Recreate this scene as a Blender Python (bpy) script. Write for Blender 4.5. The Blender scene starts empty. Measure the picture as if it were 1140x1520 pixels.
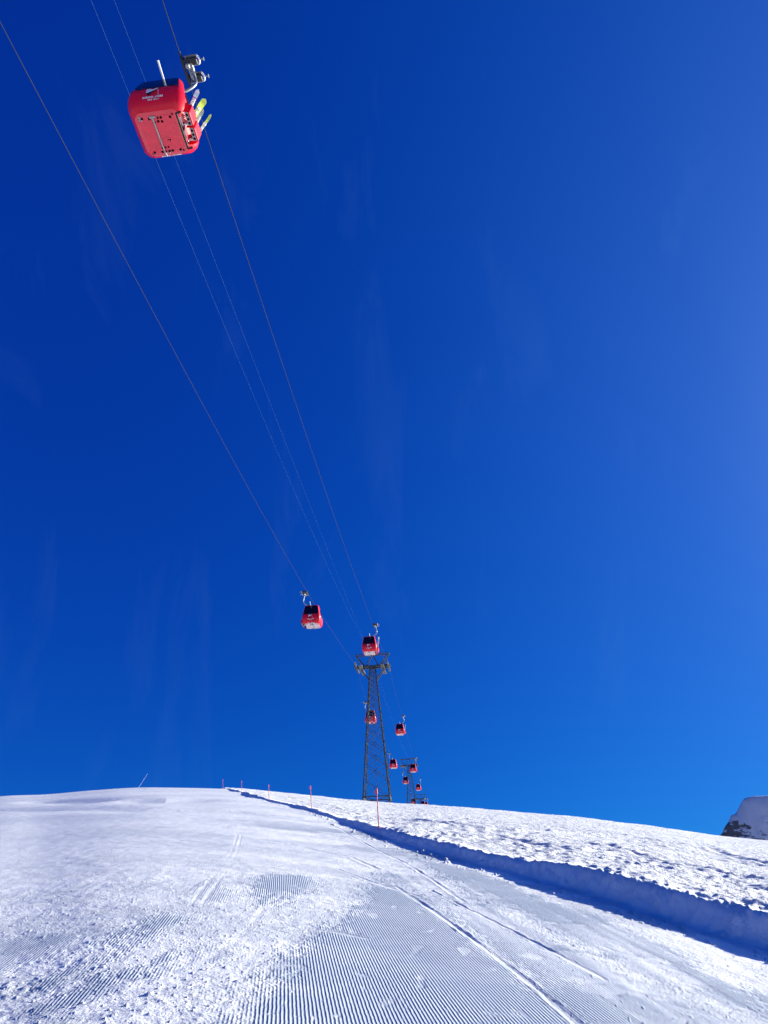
import bpy, bmesh, math, random
import numpy as np
from mathutils import Vector, Matrix
random.seed(7)
C = bpy.context.scene.collection
SC = bpy.context.scene
R = math.radians
PI = math.pi

# ------------------------------------------------------------------ camera numbers (solved from the ropes)
F_PX, PITCH, ROLL = 1054.26, 0.523955, 0.04905
H = 1.6                                    # eye height; ground at the photographer's feet is z = 0
HEAD, LX0, GAUGE = 0.0586117, -9.6718, 5.2  # lift heading, offset, distance between the ropes
ST = 112.612                                # first tower, metres along the lift line
DD = np.array([math.sin(HEAD), math.cos(HEAD)])
NN = np.array([math.cos(HEAD), -math.sin(HEAD)])


def sight(px, py):
    """viewing direction of a place in the photo, used to survey where things stand"""
    u = px - 570.0; v = 760.0 - py
    u, v = u * math.cos(ROLL) + v * math.sin(ROLL), -u * math.sin(ROLL) + v * math.cos(ROLL)
    return np.array([u, F_PX * math.cos(PITCH) - v * math.sin(PITCH), F_PX * math.sin(PITCH) + v * math.cos(PITCH)])


def on_lift(px, py, off):
    d = sight(px, py); o = np.array([LX0, 0.0]) + off * NN
    t, s = np.linalg.solve(np.array([[d[0], -DD[0]], [d[1], -DD[1]]]), o)
    P = d * t
    return s, P + np.array([0, 0, H])


def lift_pt(s, off, z):
    p = np.array([LX0, 0.0]) + off * NN + s * DD
    return np.array([p[0], p[1], z])


# ------------------------------------------------------------------ scene helpers
def tag(o, label=None, cat=None, group=None, kind=None):
    if label: o['label'] = label
    if cat: o['category'] = cat
    if group: o['group'] = group
    if kind: o['kind'] = kind
    return o


def thing(name, label, cat, loc=(0, 0, 0), rot=(0, 0, 0), group=None):
    o = bpy.data.objects.new(name, None); C.objects.link(o)
    o.location = loc; o.rotation_euler = rot; o.empty_display_size = .3
    return tag(o, label, cat, group)


class MB:
    """collects shapes into one mesh"""
    def __init__(s): s.v = []; s.f = []; s.m = []; s.sm = []

    def add(s, vs, fs, mi=0, smooth=False):
        k = len(s.v); s.v += [tuple(map(float, p)) for p in vs]
        s.f += [tuple(i + k for i in f) for f in fs]; s.m += [mi] * len(fs); s.sm += [smooth] * len(fs)

    def box(s, c, d, bev=0.0, mat=None, mi=0):
        bm = bmesh.new(); bmesh.ops.create_cube(bm, size=1)
        for v in bm.verts: v.co = Vector((v.co.x * d[0], v.co.y * d[1], v.co.z * d[2]))
        if bev: bmesh.ops.bevel(bm, geom=bm.edges[:], offset=bev, segments=2, profile=.5, affect='EDGES')
        M = (mat or Matrix.Identity(4)) 
        bm.verts.index_update()
        s.add([M @ (v.co + Vector(c)) for v in bm.verts], [[v.index for v in f.verts] for f in bm.faces], mi, False)
        bm.free()

    def bar(s, a, b, w, h=None, mi=0, up=(0, 0, 1)):
        a = Vector(a); b = Vector(b); h = h or w; d = (b - a).normalized(); u = Vector(up)
        if abs(d.dot(u)) > .98: u = Vector((0, 1, 0))
        x = d.cross(u).normalized(); y = x.cross(d).normalized()
        vs = [p + x * (i * w / 2) + y * (j * h / 2) for p in (a, b) for i, j in ((-1, -1), (1, -1), (1, 1), (-1, 1))]
        s.add(vs, [(3, 2, 1, 0), (4, 5, 6, 7), (0, 1, 5, 4), (1, 2, 6, 5), (2, 3, 7, 6), (3, 0, 4, 7)], mi)

    def tube(s, pts, r, n=8, mi=0, cap=True):
        pts = [Vector(p) for p in pts]; m = len(pts)
        rs = r if hasattr(r, '__len__') else [r] * m
        vs = []; pu = None
        for i, p in enumerate(pts):
            d = (pts[min(i + 1, m - 1)] - pts[max(i - 1, 0)]).normalized()
            if pu is None:
                pu = Vector((0, 0, 1)) if abs(d.z) < .9 else Vector((1, 0, 0))
            x = d.cross(pu).normalized(); pu = x.cross(d).normalized()
            for k in range(n):
                t = 2 * PI * k / n
                vs.append(p + (x * math.cos(t) + pu * math.sin(t)) * rs[i])
        fs = [(i * n + k, i * n + (k + 1) % n, (i + 1) * n + (k + 1) % n, (i + 1) * n + k) for i in range(m - 1) for k in range(n)]
        s.add(vs, fs, mi, True)
        if cap:
            s.add(vs[:n], [tuple(range(n))[::-1]], mi); s.add(vs[-n:], [tuple(range(n))], mi)

    def disc(s, c, ax, r, t, n=20, mi=0):
        c = Vector(c); ax = Vector(ax).normalized()
        s.tube([c - ax * t / 2, c + ax * t / 2], r, n, mi)

    def prism(s, poly, a, mi=0):
        """closed outline poly (3D points) pushed along vector a"""
        n = len(poly); P = [Vector(p) for p in poly]; A = Vector(a)
        s.add(P + [p + A for p in P], [tuple(range(n))[::-1], tuple(range(n, 2 * n))] + [(i, (i + 1) % n, n + (i + 1) % n, n + i) for i in range(n)], mi)

    def build(s, name, mats, parent=None, fixn=True):
        me = bpy.data.meshes.new(name); me.from_pydata(s.v, [], s.f)
        if not isinstance(mats, (list, tuple)): mats = [mats]
        for m in mats: me.materials.append(m)
        me.polygons.foreach_set('material_index', s.m); me.polygons.foreach_set('use_smooth', s.sm)
        if fixn:
            bm = bmesh.new(); bm.from_mesh(me); bmesh.ops.recalc_face_normals(bm, faces=bm.faces[:]); bm.to_mesh(me); bm.free()
        me.update()
        o = bpy.data.objects.new(name, me); C.objects.link(o)
        if parent: o.parent = parent
        return o


def copy_tree(o, parent=None):
    c = o.copy(); C.objects.link(c)
    if parent: c.parent = parent
    for ch in list(o.children): copy_tree(ch, c)
    return c


# ------------------------------------------------------------------ materials
def mat(name, col, rough=.5, metal=0., spec=.5, coat=0., coat_r=.05, coat_ior=1.5, var=0., vscale=6., bump=0., bscale=40., dirt=None, sheen=0.):
    m = bpy.data.materials.new(name); m.use_nodes = True; nt = m.node_tree; b = nt.nodes['Principled BSDF']
    b.inputs['Base Color'].default_value = (*col, 1); b.inputs['Roughness'].default_value = rough
    b.inputs['Metallic'].default_value = metal; b.inputs['Specular IOR Level'].default_value = spec
    b.inputs['Coat Weight'].default_value = coat; b.inputs['Coat Roughness'].default_value = coat_r; b.inputs['Coat IOR'].default_value = coat_ior
    b.inputs['Sheen Weight'].default_value = sheen; b.inputs['Sheen Roughness'].default_value = .25
    tc = nt.nodes.new('ShaderNodeTexCoord')
    if var or dirt:
        n = nt.nodes.new('ShaderNodeTexNoise'); n.inputs['Scale'].default_value = vscale; n.inputs['Detail'].default_value = 6
        nt.links.new(tc.outputs['Object'], n.inputs['Vector'])
        cr = nt.nodes.new('ShaderNodeValToRGB'); cr.color_ramp.elements[0].position = .3; cr.color_ramp.elements[1].position = .72
        cr.color_ramp.elements[0].color = (*[c * (1 - var) for c in col], 1); cr.color_ramp.elements[1].color = (*[min(1, c * (1 + var)) for c in col], 1)
        nt.links.new(n.outputs['Fac'], cr.inputs['Fac']); out = cr.outputs['Color']
        if dirt:
            n2 = nt.nodes.new('ShaderNodeTexNoise'); n2.inputs['Scale'].default_value = dirt[1]; n2.inputs['Detail'].default_value = 8; n2.inputs['Roughness'].default_value = .7
            nt.links.new(tc.outputs['Object'], n2.inputs['Vector'])
            r2 = nt.nodes.new('ShaderNodeMapRange'); r2.inputs[1].default_value = dirt[2]; r2.inputs[2].default_value = dirt[2] + .1; r2.inputs[4].default_value = dirt[3]
            nt.links.new(n2.outputs['Fac'], r2.inputs['Value'])
            mx = nt.nodes.new('ShaderNodeMix'); mx.data_type = 'RGBA'; nt.links.new(r2.outputs[0], mx.inputs['Factor'])
            nt.links.new(out, mx.inputs['A']); mx.inputs['B'].default_value = (*dirt[0], 1); out = mx.outputs['Result']
        nt.links.new(out, b.inputs['Base Color'])
    if bump:
        n = nt.nodes.new('ShaderNodeTexNoise'); n.inputs['Scale'].default_value = bscale; n.inputs['Detail'].default_value = 4
        nt.links.new(tc.outputs['Object'], n.inputs['Vector'])
        bp = nt.nodes.new('ShaderNodeBump'); bp.inputs['Strength'].default_value = bump; bp.inputs['Distance'].default_value = .02
        nt.links.new(n.outputs['Fac'], bp.inputs['Height']); nt.links.new(bp.outputs['Normal'], b.inputs['Normal'])
    return m


M = dict(
    red=mat('red_lacquer', (.70, .004, .022), .48, spec=.22, coat=.3, coat_r=.06, coat_ior=1.5, var=.08, vscale=3),
    floor=mat('red_underbody', (.74, .012, .035), .4, coat=.8, coat_r=.12, coat_ior=1.55, var=.10, vscale=5, dirt=((.45, .10, .12), 16, .62, .7), bump=.15, bscale=20),
    snow_glare=mat('snow_reflection_underbody', (.62, .50, .53), .6, var=.3, vscale=3, dirt=((.62, .05, .10), 5, .56, .8), bump=.2, bscale=12),  # grazing reflection of sunlit snow painted into a pale base colour
    glass=mat('dark_tinted_glass', (.003, .004, .012), .06, spec=.45, var=.2, vscale=2),
    black=mat('black_rubber', (.008, .008, .010), .45, spec=.4, var=.2, vscale=8),
    hole=mat('dark_opening', (.004, .002, .003), .9, spec=.1, var=.1),
    galv=mat('galvanised_steel', (.34, .35, .35), .42, .55, var=.14, vscale=9, bump=.1),
    grey=mat('grey_plastic', (.30, .31, .32), .5, var=.15, vscale=12),
    dark=mat('dark_grip_steel', (.030, .032, .038), .4, .4, var=.3, vscale=10),
    white=mat('white_print', (.80, .80, .82), .45, var=.05, vscale=12),
    pale=mat('pale_blue_print', (.42, .62, .82), .45, var=.1, vscale=20),
    lattice=mat('weathered_tower_steel', (.075, .088, .092), .55, .35, var=.3, vscale=2.5, bump=.1),
    sheave=mat('worn_sheave_steel', (.16, .17, .17), .5, .4, var=.3, vscale=4),
    rope=mat('steel_rope', (.042, .045, .042), .6, .0, .08, var=.1, vscale=3),
    wire=mat('pale_sheathed_cable', (.05, .13, .27), .6, 0., .08, var=.05),
    pole=mat('red_orange_pole', (.60, .07, .07), .5, var=.1, vscale=5),
    flag=mat('faded_pink_sleeve', (.80, .14, .17), .6, var=.1, vscale=8),
    lance=mat('pale_lance_tube', (.55, .62, .72), .5, var=.08),
    ski_w=mat('white_ski', (.78, .80, .78), .3, coat=.4, var=.06, vscale=7),
    ski_y=mat('yellow_ski', (.70, .80, .10), .3, coat=.4, var=.08, vscale=7),
    ski_r=mat('crimson_band', (.55, .03, .12), .3, var=.1),
    ski_g=mat('green_white_ski', (.62, .76, .58), .3, coat=.4, var=.2, vscale=9),
    bind=mat('binding_plastic', (.70, .72, .66), .45, var=.3, vscale=30),
)

# ------------------------------------------------------------------ terrain
crest_px = [(-190, 1222), (-90, 1196), (0, 1182), (60, 1181), (120, 1175), (180, 1170), (240, 1168.5), (300, 1170), (345, 1171.5), (400, 1176), (460, 1182), (560, 1192), (650, 1197), (720, 1202), (770, 1207), (850, 1213), (930, 1223), (1000, 1232), (1070, 1243), (1140, 1249), (1240, 1262), (1340, 1280)]
_ca = []; _ct = []
for x, y in crest_px:
    d = sight(x, y); _ca.append(math.atan2(d[0], d[1])); _ct.append(d[2] / math.hypot(d[0], d[1]))
_ca = [-PI, -2.2, -1.1] + _ca + [.9, 2.2, PI]; _ct = [-.17, -.16, .08] + _ct + [-.02, -.16, -.17]
_gx = np.linspace(-PI, PI, 3600); _gt = np.interp(_gx, _ca, _ct)
_k = np.exp(-.5 * (np.arange(-30, 31) / 9.) ** 2); _k /= _k.sum()
_gt = np.convolve(np.pad(_gt, 30, mode='wrap'), _k, 'valid')
RST = 108.0; CC = H / RST ** 2


def base_ground(x, y):
    r = np.hypot(x, y); a = np.arctan2(x, y); T = np.interp(a, _gx, _gt)
    near = (T + 2 * math.sqrt(H * CC)) * r - CC * r * r
    far = H + T * RST + T * 50 * (1 - np.exp(-np.maximum(r - RST, 0) / 50))
    z = np.where(r < RST, near, far)
    return z - np.where(r > 460, (r - 460) * .12, 0)


def meet_base(px, py, lift=0.0):
    d = sight(px, py); hd = math.hypot(d[0], d[1])
    rr = np.exp(np.linspace(math.log(2.5), math.log(200), 6000)); x = rr * d[0] / hd; y = rr * d[1] / hd
    gap = H + rr * d[2] / hd - (base_ground(x, y) + lift)
    i = int(np.argmax(gap < 0)) if (gap < 0).any() else int(np.argmin(gap))
    return np.array([x[i], y[i]])


# ---- noise
_rng = np.random.RandomState(11)
_perm = _rng.permutation(4096); _perm = np.concatenate([_perm, _perm, _perm[:2]]).astype(np.int32)
_ang = _rng.rand(4096) * 2 * PI; _gxv = np.cos(_ang).astype(np.float32); _gyv = np.sin(_ang).astype(np.float32)


def perlin(x, y):
    xi = np.floor(x); yi = np.floor(y); fx = (x - xi).astype(np.float32); fy = (y - yi).astype(np.float32)
    xi = xi.astype(np.int64) & 4095; yi = yi.astype(np.int64) & 4095; x1 = (xi + 1) & 4095; y1 = (yi + 1) & 4095
    u = fx * fx * fx * (fx * (fx * 6 - 15) + 10); v = fy * fy * fy * (fy * (fy * 6 - 15) + 10)

    def g(ix, iy, dx, dy):
        h = _perm[_perm[ix] + iy]; return _gxv[h] * dx + _gyv[h] * dy
    a = g(xi, yi, fx, fy); b = g(x1, yi, fx - 1, fy); c = g(xi, y1, fx, fy - 1); d = g(x1, y1, fx - 1, fy - 1)
    return ((a + u * (b - a)) + v * ((c + u * (d - c)) - (a + u * (b - a)))) * 1.5


def sstep(a, b, x):
    t = np.clip((x - a) / (b - a), 0, 1); return t * t * (3 - 2 * t)


# ---- foot of the snow bank, surveyed along the piste edge
foot_px = [(335, 1172.2), (380, 1187), (430, 1198), (460, 1206), (500, 1219), (540, 1235), (570, 1245), (620, 1262), (670, 1276), (750, 1296), (800, 1309), (880, 1333), (967, 1365), (1050, 1389), (1140, 1411)]
foot = np.array([meet_base(*p) for p in foot_px])
foot = foot[np.argsort(foot[:, 1])]
fy_ = np.concatenate([[-60, 0, foot[0, 1] - 4], foot[:, 1], [foot[-1, 1] + 30, foot[-1, 1] + 400]])
sl = (foot[2, 0] - foot[0, 0]) / (foot[2, 1] - foot[0, 1])
fx_ = np.concatenate([[foot[0, 0] + 5.5, foot[0, 0] + 3.2, foot[0, 0] - 4 * sl], foot[:, 0], [foot[-1, 0] - 8, foot[-1, 0] - 60]])
_fyg = np.linspace(-60, 300, 3601); _fxg = np.interp(_fyg, fy_, fx_)
_k2 = np.exp(-.5 * (np.arange(-40, 41) / 12.) ** 2); _k2 /= _k2.sum(); _fxg = np.convolve(np.pad(_fxg, 40, mode='edge'), _k2, 'valid')
_fsl = np.gradient(_fxg, _fyg)


def bank_d(x, y):
    xf = np.interp(y, _fyg, _fxg); s = np.interp(y, _fyg, _fsl)
    return (x - xf) / np.sqrt(1 + s * s)


BANK_H = .41


def ground_px(pts): return np.array([meet_base(*p) for p in pts])


def seg_dist(x, y, P):
    """distance to an open polyline"""
    best = np.full(x.shape, 1e9, np.float32)
    for a, b in zip(P[:-1], P[1:]):
        d = b - a; L = d @ d
        t = np.clip(((x - a[0]) * d[0] + (y - a[1]) * d[1]) / L, 0, 1)
        best = np.minimum(best, np.hypot(x - a[0] - t * d[0], y - a[1] - t * d[1]))
    return best


def poly_sd(x, y, P):
    """signed distance, positive inside"""
    d = seg_dist(x, y, np.vstack([P, P[:1]])); ins = np.zeros(x.shape, bool)
    n = len(P)
    for i in range(n):
        a = P[i]; b = P[(i + 1) % n]
        c = ((a[1] > y) != (b[1] > y)) & (x < (b[0] - a[0]) * (y - a[1]) / (b[1] - a[1] + 1e-12) + a[0]); ins ^= c
    return np.where(ins, d, -d)


# ---- one sheet of ground, finer where it is seen close
th = [np.linspace(R(-31), R(29), 1500)]
def grow(start, end, n): return start + (end - start) * (np.linspace(0, 1, n + 1)[1:] ** 2)
th = np.concatenate([grow(R(-31), -PI, 110)[::-1], th[0], grow(R(29), PI, 110)])
rr = np.concatenate([[0, .3, .7, 1.1, 1.5, 2, 2.5, 3, 3.4, 3.7, 3.95], 4.2 * np.exp(np.arange(0, 850) * .00275)])
rr = np.concatenate([rr, rr[-1] * np.exp(np.arange(1, 230) * .0055)])
rr = np.concatenate([rr, rr[-1] * np.exp(np.arange(1, 60) * .02), [520, 650, 850, 1100, 1400, 1700]])
RR, TH = np.meshgrid(rr, th, indexing='ij'); X = (RR * np.sin(TH)).ravel(); Y = (RR * np.cos(TH)).ravel(); RF = RR.ravel()
Z = base_ground(X, Y)
d = bank_d(X, Y)
wob = .12 * perlin(X * .5 + 5, Y * .5) + .06 * perlin(X * 2.7, Y * 2.7 + 9) + .05 * perlin(X * 8, Y * 8)
dw = d + wob * .8
off = .80 * sstep(.02, .40, dw) + .20 * sstep(.2, 1.0, dw)
right = sstep(.25, .7, dw)
bank = BANK_H * (off + .10 * np.exp(-((dw - .52) / .3) ** 2)) * (1 + .25 * perlin(X * .22, Y * .22 + 40)) * (1 - .45 * sstep(1, 14, d)) * np.interp(RF, [10, 13, 20, 26, 32, 60, 110], [1, 1, .68, .50, .43, .39, .36])
vis = np.clip(RF / 12., .6, 6)                   # nothing finer than the sheet can carry far away
Z = Z + bank
# off-piste: wind-packed lumps and old tracks
fine_w = lambda size: 1 - sstep(.3, .95, RF * .0055 / size)
rough_mix = .45 + .6 * np.clip(perlin(X * .4 + 70, Y * .4) + .4, 0, 1)
XA = X * .62 + Y * .12; YA = Y * .95 - X * .1          # tracks and wind have drawn the lumps out across the slope
wx = X + .35 * perlin(X * .6, Y * .6 + 60)
rgh = .10 * perlin(X * .16, Y * .16) + .06 * perlin(XA * .45, YA * .45) + rough_mix * (.055 * perlin(XA * 1.1 + 3, YA * 1.1) + .055 * perlin(wx * 2.3, YA * 2.6) * fine_w(.4) + .055 * perlin(wx * 4.1, YA * 5.2) * fine_w(.22) + .050 * perlin(X * 8.1, Y * 9.3) * fine_w(.12) + .030 * perlin(X * 17, Y * 17) * fine_w(.06) + .014 * perlin(X * 31, Y * 31) * fine_w(.035))
chop = np.clip(perlin(XA * 3.0 + 50, YA * 2.6) - .3, 0, 1) * .10 * np.clip(perlin(X * .5, Y * .5 + 70) + .35, 0, 1)
Z = Z + right * (rgh + chop)
# lumps crumbling along the lip and on the bank face, fallen clods at its foot
lip = np.exp(-((dw - .44) / .24) ** 2)
clod = np.maximum(perlin(X * 7 + 3, Y * 7) - .05, 0) * .05 * fine_w(.14) + np.maximum(perlin(X * 14, Y * 14 + 6) - .05, 0) * .07 * fine_w(.07) + np.maximum(perlin(X * 28, Y * 28 + 6) - .05, 0) * .04 * fine_w(.04) + np.maximum(perlin(X * 3.1, Y * 3.1 + 2), 0) * .02
Z = Z + lip * clod
Z = Z + off * (1 - right) * (.03 * perlin(X * 2.2, Y * 1.2) + .022 * perlin(X * 7, Y * 4) + .012 * perlin(X * 25, Y * 25))
left = 1 - sstep(-.05, .15, dw)
def lumps(sc, thr, hgt, ox):
    return np.clip((perlin(X * sc + ox, Y * sc + ox * 2) - thr) / (1 - thr), 0, 1) ** .45 * hgt
near_foot = np.exp(-((d + .25) / .45) ** 2)
Z = Z + near_foot * (lumps(4.4, .70, .10, 13) + lumps(9, .62, .06, 44) + lumps(19, .6, .03, 77))
# the piste: broad waves, then groomed ribs or churned snow
tdir = R(-8.5)
U0 = X * math.cos(tdir) - Y * math.sin(tdir); V0 = X * math.sin(tdir) + Y * math.cos(tdir)
Z = Z + left * sstep(12, 45, RF) * (.13 * perlin(X * .05, Y * .09 + 3) + .06 * perlin(X * .10, Y * .30 + 30))
# cross-slope creases near the top of the run
for (pts, dep, wd) in (([(-10, 1200), (110, 1200), (200, 1202), (345, 1203.5)], .10, .5), ([(205, 1187), (235, 1189), (262, 1188.5), (290, 1187)], .12, .6), ([(60, 1190), (100, 1189.5), (140, 1188.6)], .16, .6)):
    P = ground_px(pts); dist = seg_dist(X, Y, P)
    Z = Z - left * dep * np.exp(-(dist / (wd * 2.2)) ** 2)
U = U0 + .05 * perlin(X * .12, Y * .05) + .006 * V0 * np.abs(V0) * .02

G = np.zeros_like(X)
polys = [
    ([(300, 1560), (330, 1500), (400, 1452), (450, 1405), (490, 1372), (530, 1345), (552, 1318), (570, 1300), (600, 1318), (660, 1352), (730, 1404), (800, 1462), (900, 1545)], 1.0),
    ([(378, 1303), (410, 1297), (455, 1300), (470, 1312), (440, 1328), (405, 1340), (386, 1345)], 1.0),
    ([(52, 1500), (95, 1512), (150, 1476), (200, 1450), (215, 1442), (160, 1452), (110, 1475)], 1.0),
    ([(90, 1452), (120, 1440), (190, 1405), (180, 1410), (120, 1432), (70, 1466)], .9),
    ([(150, 1398), (200, 1378), (250, 1356), (285, 1362), (240, 1378), (185, 1400)], .95),
    ([(-60, 1398), (60, 1390), (140, 1378), (120, 1400), (40, 1430), (-60, 1450)], .65),
    ([(285, 1325), (320, 1310), (345, 1318), (335, 1335), (300, 1340)], .7),
    ([(215, 1442), (250, 1420), (240, 1436), (222, 1450)], .9),
    ([(298, 1425), (318, 1405), (330, 1408), (312, 1428)], .7),
    ([(560, 1290), (640, 1300), (760, 1360), (900, 1430), (1180, 1560), (900, 1560), (700, 1385), (600, 1318)], .62),
    ([(600, 1270), (700, 1290), (830, 1340), (960, 1385), (1060, 1450), (1160, 1480), (1160, 1530), (1000, 1470), (860, 1400), (720, 1335)], .75),
]
streak = perlin(U0 * 2.1, V0 * .10 + 4) + .5 * perlin(U0 * 6, V0 * .3)
for i, (pp, wt) in enumerate(polys):
    P = ground_px(pp); sd = poly_sd(X, Y, P)
    sd = sd + .16 * perlin(X * 2.3 + i, Y * 1.1) + .16 * perlin(X * 7, Y * 4 + i) + .14 * perlin(X * 18, Y * 11) + .10 * perlin(X * 40, Y * 30)
    w = sstep(-.26, .26, sd) * wt
    if wt < .8 and i > 8: w = w * np.clip(.95 + 1.3 * streak, .05, 1 / wt)
    G = np.maximum(G, w)
farg = sstep(13, 24, RF) * sstep(-.25, .35, perlin(X * .22 + 8, Y * .30) + .55 * perlin(X * .7, Y * 1.0) + .35 * perlin(X * 2.2, Y * 3.2)) * .95
farg = farg * (.20 + .80 * sstep(-9, 2, X))
G = np.clip(np.maximum(G, farg), 0, 1) * left
G = G * (1 - .55 * sstep(.5, .75, perlin(X * 4.2 + 17, Y * 2.4) * fine_w(.2)) - .6 * sstep(.42, .7, perlin(X * 13 + 17, Y * 9) * fine_w(.07)) - .5 * sstep(.4, .65, perlin(X * 33 + 17, Y * 26) * fine_w(.03)))
G = np.clip(G, 0, 1)
churn = (1 - G) * left
# loose snow pushed about by skis
pile = sstep(-.1, .5, perlin(X * .55 + 20, Y * .4)) * .7 + .3
ch = .8 * (.010 * perlin(X * 3.1, Y * 3.1) + .007 * perlin(X * 8.3, Y * 8.3 + 4) * fine_w(.12) + .011 * np.maximum(perlin(X * 17, Y * 17), -.1) * fine_w(.06) + .010 * np.maximum(perlin(X * 36, Y * 33), -.1) * fine_w(.028)) * (.55 + .45 * pile)
Z = Z + churn * (ch + .012 * fine_w(.05))
Z = Z + left * fine_w(.1) * (lumps(11, .74, .012, 31) * (.25 + churn) + lumps(23, .66, .012, 57) * (.4 + churn))
# chopped-up strip on the near left
rough_l = np.exp(-(seg_dist(X, Y, ground_px([(-40, 1500), (60, 1455), (120, 1420), (190, 1385)])) / .45) ** 2)
Z = Z + left * rough_l * (.004 * np.maximum(perlin(X * 7 + 9, Y * 7), 0) + .009 * np.maximum(perlin(X * 15, Y * 15), 0)) * fine_w(.1)
# ski tracks
for pts, w, dep in (
    ([(590, 1318), (640, 1350), (720, 1408), (790, 1462), (860, 1522), (900, 1560)], .045, .020),
    ([(640, 1322), (720, 1362), (800, 1402), (900, 1455)], .035, .018),
    ([(282, 1345), (300, 1320), (330, 1285), (345, 1262), (352, 1240), (350, 1228)], .03, .004),
    ([(298, 1345), (314, 1322), (340, 1288), (352, 1264), (358, 1240)], .03, .004),
    ([(620, 1330), (560, 1312), (500, 1290), (430, 1283), (380, 1290)], .06, .018),
    ([(395, 1385), (450, 1378), (500, 1384), (540, 1392)], .06, .016),
    ([(240, 1470), (300, 1430), (350, 1395), (375, 1370), (390, 1350)], .06, .006),
    ([(560, 1290), (520, 1272), (470, 1262), (430, 1252)], .08, .02),
    ([(690, 1340), (640, 1305), (600, 1280), (560, 1262), (520, 1240), (490, 1222)], .05, .02)):
    dist = seg_dist(X, Y, ground_px(pts)); wv = np.maximum(w * .6, RF * .0009); dep = dep * .24 * (.4 + 1.2 * np.clip(perlin(X * .9 + w * 99, Y * .9) + .5, 0, 1))
    wig = dist + .02 * perlin(X * 3, Y * 3)
    Z = Z + left * dep * (1.0 * np.exp(-((wig - 1.9 * wv) / (.8 * wv)) ** 2) * (1 + .8 * perlin(X * 11, Y * 11)) - 1.1 * np.exp(-(wig / wv) ** 2))
    G = G * (1 - .8 * np.exp(-(wig / (2.4 * wv)) ** 2))
# old tracks across the off-piste
for pts in ([(735, 1247), (770, 1256), (830, 1268), (870, 1278), (900, 1275)], [(600, 1222), (680, 1232), (760, 1240), (850, 1242)], [(905, 1262), (960, 1285), (1010, 1300), (1080, 1318), (1150, 1330)], [(880, 1235), (960, 1250), (1050, 1265), (1150, 1290)], [(960, 1332), (1010, 1330), (1080, 1340), (1150, 1345)]):
    dist = seg_dist(X, Y, ground_px(pts)) + .15 * perlin(X, Y)
    Z = Z + right * (-.05 * np.exp(-(dist / .22) ** 2) + .04 * np.exp(-((dist - .42) / .22) ** 2))

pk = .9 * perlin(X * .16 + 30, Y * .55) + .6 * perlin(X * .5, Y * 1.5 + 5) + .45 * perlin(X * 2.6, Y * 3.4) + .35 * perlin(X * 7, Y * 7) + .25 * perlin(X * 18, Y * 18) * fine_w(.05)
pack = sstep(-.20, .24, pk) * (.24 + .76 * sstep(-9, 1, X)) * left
nr, nc = RR.shape
idx = np.arange(nr * nc, dtype=np.int32).reshape(nr, nc)
q = np.stack([idx[:-1, :-1], idx[:-1, 1:], idx[1:, 1:], idx[1:, :-1]], -1).reshape(-1, 4)[:, ::-1]
me = bpy.data.meshes.new('snow_slope')
me.vertices.add(nr * nc); me.vertices.foreach_set('co', np.stack([X, Y, Z], -1).astype(np.float32).ravel())
me.loops.add(q.size); me.loops.foreach_set('vertex_index', q.ravel().astype(np.int32))
me.polygons.add(len(q)); me.polygons.foreach_set('loop_start', np.arange(0, q.size, 4, dtype=np.int32))
me.polygons.foreach_set('use_smooth', np.ones(len(q), bool))
me.update(calc_edges=True)
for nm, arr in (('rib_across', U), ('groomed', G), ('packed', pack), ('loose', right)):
    me.attributes.new(nm, 'FLOAT', 'POINT').data.foreach_set('value', arr.astype(np.float32))


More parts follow.
